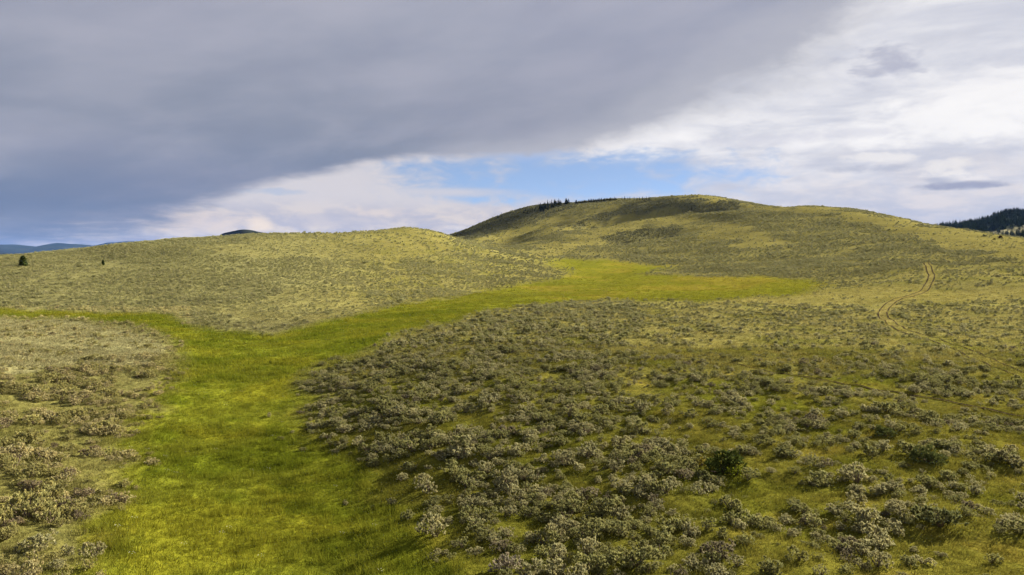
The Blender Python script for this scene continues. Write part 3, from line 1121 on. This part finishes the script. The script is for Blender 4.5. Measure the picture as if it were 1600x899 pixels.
def sage_label(px, py, lk):
    nm = LOOKS[lk]
    if px < 330:
        if py > 820:
            w = 'at the foot of the left bank, near the bottom left corner'
        elif py < 640:
            w = 'high on the left bank below the bare tan knoll'
        elif px < 100:
            w = 'in the thick sage at the left edge of the picture'
        else:
            w = 'on the left bank along the meadow edge'
    elif px < 620:
        w = 'on the tip of the dense patch reaching into the green draw'
    elif px < 800:
        w = 'on the draw side of the dense patch' if py < 800 else 'on the bottom edge between draw and dense patch'
    elif px < 1000:
        w = 'at the back of the dense central patch' if py < 680 else 'in the middle of the dense central patch' if py < 800 else 'at the bottom centre of the dense patch'
    elif px < 1200:
        w = 'on the open right fringe of the dense patch' if py < 800 else 'on the bottom edge right of the dense patch'
    elif px < 1400:
        w = 'in grass below the faint trail' if py < 780 else 'in grass on the bottom edge left of the mounded shrub'
    else:
        w = 'in grass at the right edge below the trail' if py < 780 else 'in grass in the bottom right corner'
    return f'{nm} sagebrush {w}', f'sagebrush bushes {w}'


MARKS = [((120, 872), 'the tall silvery bush on the meadow edge', (148, 865)), (None, 'the wide flat-topped bush on the meadow edge', (58, 858)),
         (None, 'the lone silvery bush in the green draw', (680, 832)), (None, 'the tallest dark green shrub', (1128, 726)),
         (None, 'the dark spreading shrub on the right', (1455, 716)), (None, 'the flat dark shrub farther back', (1378, 677)),
         (None, 'the dark olive mounded shrub', (1470, 815)), (None, 'the dead purplish brush', (102, 795)),
         (None, 'the upright pale bush at the draw edge', (627, 748)), (None, 'the small round bush in the draw', (513, 683)),
         (None, 'the pinkish bush on the bottom edge', (790, 890)), (None, 'the broad pale bush at the draw edge', (668, 766))]
OWNLAB = {}
ownset = set(int(k) for k in own)
for _, words, (mx, my) in MARKS:
    dxp, dyp = SPX - mx, (SPY - my) * 1.5
    dist = np.hypot(dxp, dyp)
    ang = np.degrees(np.arctan2(dyp, dxp))
    for how, a0 in (('right of', 0), ('left of', 180), ('behind', -90), ('in front of', 90)):
        off = np.abs((ang - a0 + 180) % 360 - 180)
        cand = [int(k) for k in np.argsort(np.where((off < 40) & (dist > 8) & (SS > 0.45), dist, 1e9))[:2]]
        for rank, k in zip(('nearest', 'second nearest'), cand):
            if k in ownset and k not in OWNLAB and dist[k] < 150:
                OWNLAB[k] = f'{LOOKS[look[k]]} sagebrush, {rank} {how} {words}'


for k in own:
    lab, grp = sage_label(SPX[k], SPY[k], look[k])
    lab = OWNLAB.get(int(k), lab)
    sage_thing(SX[k], SY[k], SZ[k], SROT[k], SSCL[k], int(RNG.integers(N_NEAR)), STINT[k], lab, grp)
for k, (x, y, w, tl, lab) in enumerate(lone_pts):
    z = float(ground_z(x, y))
    tone1 = t_sil * 1.05 if 'pink' not in lab else np.array([0.245, 0.212, 0.150])
    sage_thing(x, y, z, (0, 0, 1.3 * k), (w, w, w * tl), (k * 3 + 1) % 8, tone1, lab)
rest = np.ones(ns, bool)
rest[own] = False

c_near = []
for k in range(N_NEAR):
    B = sage_form(*near_form(k))
    S2 = sage_stems(k, 1)
    off = len(B.v)
    B.v += S2.v
    B.f += [tuple(i + off for i in f) for f in S2.f]
    B.t += S2.t
    B.m += S2.m
    c_near.append(B.mesh('sage_whole', [M_SAGE, M_BARK]))
SAGE_FORMS = sub_collection('sage_forms', c_near + far_all + tiny_all)
nidx = np.where(SY < 75, RNG.integers(0, N_NEAR, ns), np.where(SY < 260, RNG.integers(N_NEAR, 2 * N_NEAR, ns), RNG.integers(2 * N_NEAR, 2 * N_NEAR + 5, ns)))
o = scatter('sagebrush_cover', np.stack([SX, SY, SZ - 0.02], 1)[rest], SROT[rest], SSCL[rest], nidx[rest], STINT[rest], SAGE_FORMS)
tag(o, 'grey-green sagebrush covering the hills and the slopes beyond the near bushes', 'sagebrush', None, 'stuff')


# ------------------------------------------------------------------ other shrubs of the foreground
def leafy_shrub(name, x, y, z, w, tl, tint, label, seed, mat, cat='shrub', sprays=420, size=0.05):
    r = random.Random(seed)
    B = Build()
    lobes = []
    for k in range(11):
        a = r.uniform(0, 2 * math.pi)
        q = r.uniform(0.03, 0.46)
        lobes.append((Vector((q * math.cos(a), q * math.sin(a), r.uniform(0.12, 0.5) * tl * (1.15 - 1.6 * q))), r.uniform(0.08, 0.17)))
    for k in range(sprays):
        c, rad = r.choice(lobes)
        d = rnd_dir(r, 0.2)
        p = c + d * rad * r.uniform(0.6, 1.1)
        if p.z < 0.02:
            continue
        tn = r.uniform(0.7, 1.3)
        for q in range(2):
            g = (d + rnd_dir(r) * 0.6 + Vector((0, 0, 0.3))).normalized()
            s = g.cross(rnd_dir(r)).normalized()
            B.blade(p, g, size * r.uniform(1.2, 2.4), size * r.uniform(0.35, 0.6), s, (tn, tn, tn * 0.9))
    o = link(name, None)
    o.location = (x, y, z - 0.02)
    o.rotation_euler = (0, 0, seed)
    o.scale = (w, w, w)
    tag(o, label, cat)
    f = link('foliage', B.mesh('foliage', [mat]), o)
    f['tint'] = [float(v) for v in tint]
    S2 = Build()
    for c, rad in lobes:
        S2.tube([(0, 0, -0.05), tuple(c * 0.55), tuple(c)], [0.03, 0.02, 0.008], 5)
    link('stem', S2.mesh('stem', [M_BARK]), o)
    return o


for k, (x, y, z, w, tl, lab) in enumerate(dark_pts):
    leafy_shrub('dark_shrub', x, y, z, w, tl, ((0.060, 0.076, 0.020) if k == 0 else (0.100, 0.114, 0.040)), lab, 200 + k, M_CONIFER)
x, y, z = sight(1148, 742)
leafy_shrub('green_shrub', x, y, z, 1.1, 0.8, (0.13, 0.15, 0.015), 'small yellow-green shrub against the right side of the tallest dark shrub', 231, M_GRASS, sprays=200)
x, y, z = sight(1096, 728)
leafy_shrub('yellow_shrub', x, y, z, 0.8, 0.9, (0.19, 0.15, 0.018), 'thin yellow shrub just left of the tallest dark shrub', 232, M_GRASS, sprays=110)
x, y, z = sight(1470, 822)
sage_thing(x, y, z, (0, 0, 0.4), (2.0, 1.5, 1.35), 3, (0.135, 0.140, 0.056), 'wide dark olive mounded sagebrush near the bottom right corner')
for k, (px, py, w, lab) in enumerate(((95, 798, 1.3, 'dead purplish brown brush on the left bank, larger of two'), (121, 812, 0.9, 'dead purplish brown brush at the meadow edge, smaller of two'))):
    x, y, z = sight(px, py)
    leafy_shrub('dead_shrub', x, y, z, w, 0.8, (0.125, 0.102, 0.080), lab, 241 + k, M_SAGE, sprays=260, size=0.045)

# ------------------------------------------------------------------ grass
def tuft(seed, blades, h, rad, width):
    r = random.Random(seed)
    B = Build()
    for k in range(blades):
        a = r.uniform(0, 2 * math.pi)
        q = rad * math.sqrt(r.random())
        p = Vector((q * math.cos(a), q * math.sin(a), -0.03))
        lean = Vector((math.cos(a) * 0.35 + r.uniform(-0.4, 0.4), math.sin(a) * 0.35 + r.uniform(-0.4, 0.4), 1)).normalized()
        b = r.uniform(0, math.pi)
        s = Vector((math.cos(b), math.sin(b), 0)) * width * r.uniform(0.7, 1.3)
        tn = r.uniform(0.72, 1.28)
        w = r.uniform(-0.05, 0.12)
        B.tri(p - s, p + s, p + lean * h * r.uniform(0.55, 1.15), (tn * (1 + w), tn, tn))
    return B.mesh('tuft', [M_GRASS])


TUFTS = sub_collection('grass_forms', [tuft(300 + k, 40, 0.27, 0.24, 0.009) for k in range(4)] + [tuft(310 + k, 30, 0.34, 0.5, 0.026) for k in range(3)])
GX, GY, GM = [], [], []
for y0, y1, cell in ((18, 45, 0.30), (45, 75, 0.44), (75, 130, 0.72), (130, 300, 1.35), (300, 430, 2.1)):
    X, Y = jitter_field(y0, y1, cell, -20, 1620)
    GX.append(X); GY.append(Y)
GX, GY = np.concatenate(GX), np.concatenate(GY)
pl = plants(GX, GY)
gcol = grass_colour(GX, GY, pl)
M = pl[2]
keep = RNG.random(len(GX)) < np.where(M > 0.5, 1.0, 0.8)
tr = np.minimum(path_dist(GX, GY, PATH1), path_dist(GX, GY, PATH2))
keep &= (np.abs(path_dist(GX, GY, PATH1) - 0.7) > 0.28) & (path_dist(GX, GY, PATH2) > 0.16)
keep &= RNG.random(len(GX)) < sstep(440, 110, GY)
GX, GY, M, gcol = GX[keep], GY[keep], M[keep], gcol[keep]
ng_ = len(GX)
clump = fbm(GX / 2.2, GY / 2.2, 3, 91)
GMD = RNG.random(ng_) < M
clump2 = sstep(0.15, 0.7, fbm(GX / 1.1, GY / 1.1, 2, 93))
gh = np.where(GMD, 0.62 + 0.45 * clump + 1.0 * clump2, 0.50 + 0.25 * clump + 0.35 * clump2) * RNG.uniform(0.75, 1.25, ng_)
gh = np.clip(gh, 0.25, 2.0)
wide = np.where(GY < 60, 1.0, np.where(GY < 130, 1.05, np.where(GY < 300, 1.5, 2.2))) * RNG.uniform(0.85, 1.25, ng_)
gidx = np.where(GY < 60, RNG.integers(0, 4, ng_), RNG.integers(4, 7, ng_))
gcol = gcol * RNG.uniform(0.82, 1.18, (ng_, 1))
GZ = ground_z(GX, GY)
grot = np.stack([RNG.normal(0, 0.1, ng_), RNG.normal(0, 0.1, ng_), RNG.uniform(0, 6.28, ng_)], 1)
gscl = np.stack([wide, wide, gh], 1)
gp = np.stack([GX, GY, GZ], 1)
md = GMD
o = scatter('meadow_grass', gp[md], grot[md], gscl[md], gidx[md], gcol[md], TUFTS)
tag(o, 'lush yellow-green grass filling the floor of the draw', 'grass', None, 'stuff')
o = scatter('dry_grass', gp[~md], grot[~md], gscl[~md], gidx[~md], gcol[~md], TUFTS)
tag(o, 'short olive and straw grass between the sagebrush', 'grass', None, 'stuff')

# ------------------------------------------------------------------ flowers in the meadow
m_flower, nt = new_mat('white_petals')
d = nt.nodes.new('ShaderNodeBsdfDiffuse')
d.inputs['Color'].default_value = (0.75, 0.74, 0.66, 1)
out_mat(nt, d.outputs[0])
B = Build()
r = random.Random(5)
for k in range(5):
    a = 2 * math.pi * k / 5 + 0.3
    p = Vector((0.09 * math.cos(a), 0.09 * math.sin(a), 0.34 + r.uniform(-0.06, 0.1)))
    for q in range(4):
        b = math.pi * q / 2
        B.tri(p, p + Vector((math.cos(b) * 0.013, math.sin(b) * 0.013, 0.012)), p + Vector((math.cos(b + 1.1) * 0.013, math.sin(b + 1.1) * 0.013, 0.012)))
FLOW = sub_collection('flower_forms', [B.mesh('flower_head', [m_flower])])
X, Y = jitter_field(19, 60, 0.8)
pl = plants(X, Y)
k = (pl[2] > 0) & (pl[0] < 620) & (RNG.random(len(X)) < 0.16 * sstep(-0.2, 0.5, fbm(X / 5, Y / 5, 2, 95)))
X, Y = X[k], Y[k]
n = len(X)
o = scatter('meadow_flowers', np.stack([X, Y, ground_z(X, Y)], 1), np.zeros((n, 3)), np.ones((n, 3)), np.zeros(n), np.ones((n, 3)), FLOW)
tag(o, 'tiny white flowers dotted through the near meadow grass', 'flowers', None, 'stuff')

# ------------------------------------------------------------------ two-track and trail
m_dirt, nt = new_mat('bare_earth')
geo = nt.nodes.new('ShaderNodeNewGeometry')
nz = noise(nt, E(nt, geo.outputs['Position']), 1.7, 5, 0.65)
c = mixc(nt, (nz - 0.3).step(0.0, 0.4), (0.026, 0.019, 0.013), (0.060, 0.044, 0.029))
d = nt.nodes.new('ShaderNodeBsdfDiffuse')
nt.links.new(c.s, d.inputs['Color'])
out_mat(nt, d.outputs[0])


def ribbon(name, P, off, half, seed, parent=None, lift=0.05, taper=None):
    P = np.asarray(P)
    t = np.gradient(P, axis=0)
    t /= np.maximum(np.linalg.norm(t, axis=1, keepdims=True), 1e-6)
    nrm = np.stack([-t[:, 1], t[:, 0]], 1)
    n = len(P)
    w = half * (1 + 0.35 * fbm(np.arange(n) / 6.0, np.zeros(n), 2, seed))
    c = P + nrm * (off + 0.08 * fbm(np.arange(n) / 9.0, np.zeros(n), 2, seed + 3))[:, None]
    if taper:
        w = w * np.linspace(1.0, taper, n) ** 1.2
    rows = []
    for s in (-1, 0, 1):
        q = c + nrm * (w * s)[:, None]
        z = ground_z(q[:, 0], q[:, 1]) + lift - (0.03 if s == 0 else 0)
        rows.append(np.column_stack([q, z]))
    V = np.stack(rows, 1)
    i = np.arange(n * 3).reshape(n, 3)
    q = np.stack([i[:-1, :-1], i[:-1, 1:], i[1:, 1:], i[1:, :-1]], -1).reshape(-1, 4)
    return link(name, np_mesh(name, V.reshape(-1, 3), q, [m_dirt], True), parent)


trk = link('dirt_track', None)
set_kind(trk, 'structure')
ribbon('rut', PATH1, -0.74, 0.17, 101, trk, taper=0.5)
ribbon('rut', PATH1, 0.74, 0.17, 111, trk, taper=0.45)
tp = ribbon('footpath', PATH2, 0.0, 0.13, 121)
set_kind(tp, 'structure')


# ------------------------------------------------------------------ conifers
def conifer_meshes(seed, h=1.0, w=0.34, n=150, ragged=0.3, low=0.08, rounded=False):
    """crown and trunk of a conifer one unit tall"""
    r = random.Random(seed)
    B = Build()
    for k in range(n):
        t = r.random() ** 1.15
        z = low + (1 - low) * t
        prof = math.sin(math.pi * min(1.0, 0.22 + 0.76 * t)) ** 0.7 if rounded else (1 - t) ** 0.85
        rad = w * 0.5 * prof * r.uniform(1 - ragged, 1.12) + 0.012
        a = r.uniform(0, 2 * math.pi)
        d = Vector((math.cos(a), math.sin(a), r.uniform(-0.35, 0.1))).normalized()
        s = Vector((-math.sin(a), math.cos(a), r.uniform(-0.4, 0.4))).normalized()
        p = Vector((0, 0, z))
        tn = r.uniform(0.65, 1.35)
        B.blade(p + d * rad * 0.2, d, rad * 0.95, rad * 0.30 + 0.008, s, (tn, tn, tn))
        B.blade(p + d * rad * 0.35 + Vector((0, 0, 0.01)), (d + Vector((0, 0, 0.5))).normalized(), rad * 0.6, rad * 0.22 + 0.006, s, (tn, tn, tn))
    T = Build()
    T.tube([(0, 0, -0.04), (0.004, 0, 0.4), (0, 0.003, 0.97)], [0.022, 0.013, 0.003], 6)
    return B.mesh('crown', [M_CONIFER]), T.mesh('trunk', [M_BARK])


CON = [conifer_meshes(400 + k, 1, (0.30, 0.36, 0.42, 0.5)[k % 4], 150) for k in range(6)]
JUN = conifer_meshes(420, 1, 0.85, 420, 0.35, 0.02, True)


def tree(name, x, y, z, h, form, tint, label, group=None, wide=1.0, cat='tree'):
    o = link(name, None)
    o.location = (x, y, z)
    o.rotation_euler = (0, 0, random.uniform(0, 6.28))
    o.scale = (h * wide, h * wide, h)
    tag(o, label, cat, group)
    c = link('crown', form[0], o)
    c['tint'] = [float(v) for v in tint]
    link('trunk', form[1], o)
    return o


DARKG = (0.022, 0.034, 0.014)
# on the left hill
x, y, z = sight(36, 416)
tree('juniper_tree', x, y, z, 16.5 / F * y, JUN, (0.060, 0.080, 0.022), 'lone round dark green juniper on the left hill below its crest', wide=0.85)
x, y, z = sight(161, 415)
tree('juniper_tree', x, y, z, 9 / F * y, JUN, (0.04, 0.06, 0.015), 'very small green juniper on the left hill, right of the lone round one', wide=0.6)
# on the ridge of the big hill
r = random.Random(9)


def ridge(px, py, hpx, label, group=None, wide=1.0, form=None, name='conifer_tree', tint=DARKG):
    x, y, z = sight(px, py)
    tree(name, x, y, z - 0.15, hpx / F * y, form or CON[r.randrange(6)], tint, label, group, wide)


ridge(778, 342, 7, 'first of two dark conifers low on the left ridge of the big hill')
ridge(784, 339.5, 8.5, 'second, taller of two dark conifers low on the left ridge of the big hill')
ridge(781.5, 346, 5, 'small dark conifer just below the pair on the left ridge')
ridge(803, 342.5, 4, 'dark round bushy conifer on the shaded left slope', wide=1.6)
ridge(745, 359, 3.5, 'tiny dark conifer at the lowest end of the left ridge', wide=1.5)
lab = 'dark conifer in the thick grove on the skyline left of the summit'
for k in range(52):
    u = r.uniform(843, 890)
    base = 333.5 - (u - 843) * 0.32 - r.uniform(0, 1.0) * 8
    ridge(u, max(base, 319), r.uniform(6.0, 10.0), lab, lab, 1.35)
lab = 'low dark conifer scattered on the shaded slope left of the grove'
for u, v in ((818, 333), (821, 331), (825, 331), (828, 330.5), (824, 334), (832, 329), (838, 326), (835, 330), (840, 324)):
    ridge(u, v, r.uniform(3.5, 6), lab, lab, 1.4)
ridge(842, 322, 5, 'small single conifer at the left end of the grove')
ridge(890, 318.5, 5, 'small single conifer on the skyline just right of the grove')
lab = 'low dark conifer in the line along the skyline right of the grove'
for u in [899 + 1.35 * q + r.uniform(-0.6, 0.6) for q in range(48)]:
    ridge(u, 318.5 - (u - 899) * 0.085, r.uniform(4.0, 6.5), lab, lab, 1.7)
ridge(924.5, 316.5, 7, 'slim upright conifer standing above the skyline line of low trees', wide=0.8)
lab = 'small dark conifer on the skyline just left of the summit'
for u in (972, 976, 981, 984, 991, 994, 996, 999, 1004, 1007, 1010, 1014):
    ridge(u, 313.0, r.uniform(4.5, 7.0), lab, lab, 1.2)
# beyond the right shoulder
ridge(1563, 372.5, 4.6, 'small rust-red dead juniper on the shoulder before the forested hill', wide=1.6, form=JUN, name='dead_juniper', tint=(0.085, 0.022, 0.018))
ridge(1553.5, 374.5, 2.4, 'low dark green bush just left of the rust-red dead juniper', wide=2.2, form=JUN, name='juniper_bush')

# forest on the right hill
TX, TY = [], []
u = RNG.uniform(1400, 2050, 9000)
y = RNG.uniform(1050, 1560, 9000)
z = fhill_z(u, y)
px, py = project((u - 800) / F * y, y, z)
pale = in_poly(px, py, PALE)
thin = perlin(u / 22.0, y / 60.0, 97)
ok = (~pale | (RNG.random(len(u)) < 0.12)) & (RNG.random(len(u)) < np.clip(0.75 + 0.6 * thin, 0.15, 1))
u, y, z, px, py = u[ok], y[ok], z[ok], px[ok], py[ok]
th = RNG.uniform(6.5, 12.5, len(u))
vis = (px > 1455) & (px < 1600)
top = np.interp(px, [p[0] for p in FH], [p[1] for p in FH])
order = np.argsort(np.where(vis, py - top, 1e6))
sky_own = order[:150]
order2 = np.argsort(np.where(vis, y, 1e6))
own_t = np.unique(np.concatenate([sky_own, order2[:60]]))
PARTS3 = ((1500, 'on the low left end of'), (1545, 'on the rising middle of'), (1e9, 'near the right edge on'))
sky_set = set(sky_own.tolist())
for k in own_t:
    where = next(w for lim, w in PARTS3 if px[k] < lim)
    lab = f"dark conifer {where} the forested hill's {'skyline' if k in sky_set else 'foot'} at far right"
    tree('pine_tree', (u[k] - 800) / F * y[k], y[k], z[k] - 0.3, th[k], CON[int(RNG.integers(6))], np.array(DARKG) * RNG.uniform(1.0, 1.7), lab, lab, 1.15)
m = np.ones(len(u), bool)
m[own_t] = False
CONW = []
for k in range(6):
    cr = CON[k][0].copy()
    CONW.append(cr)
CONIFERS = sub_collection('conifer_forms', CONW)
n = int(m.sum())
o = scatter('forest', np.stack([(u - 800) / F * y, y, z - 0.3], 1)[m], np.stack([np.zeros(n), np.zeros(n), RNG.uniform(0, 6.28, n)], 1),
            np.stack([th * 1.15, th * 1.15, th], 1)[m], RNG.integers(0, 6, n), np.array(DARKG)[None] * RNG.uniform(0.9, 1.8, (n, 1)), CONIFERS)
tag(o, 'dark conifer forest covering the hill at the far right', 'forest', None, 'stuff')

# ------------------------------------------------------------------ air
m_air, nt = new_mat('air')
pv = nt.nodes.new('ShaderNodeVolumePrincipled')
pv.inputs['Color'].default_value = (0.20, 0.40, 1.0, 1)
pv.inputs['Density'].default_value = 1.35e-5
pv.inputs['Anisotropy'].default_value = 0.0
o = nt.nodes.new('ShaderNodeOutputMaterial')
nt.links.new(pv.outputs[0], o.inputs['Volume'])
bx = np.array([[x, y, z] for z in (-90.0, 330.0) for x, y in ((-16500, -1200), (16500, -1200), (16500, 17000), (-16500, 17000))])
hz = link('haze', np_mesh('haze', bx, [(0, 3, 2, 1), (4, 5, 6, 7), (0, 1, 5, 4), (1, 2, 6, 5), (2, 3, 7, 6), (3, 0, 4, 7)], [m_air]))
set_kind(hz, 'stuff')

print('sage', ns, 'tufts', ng_, 'forest', len(u))
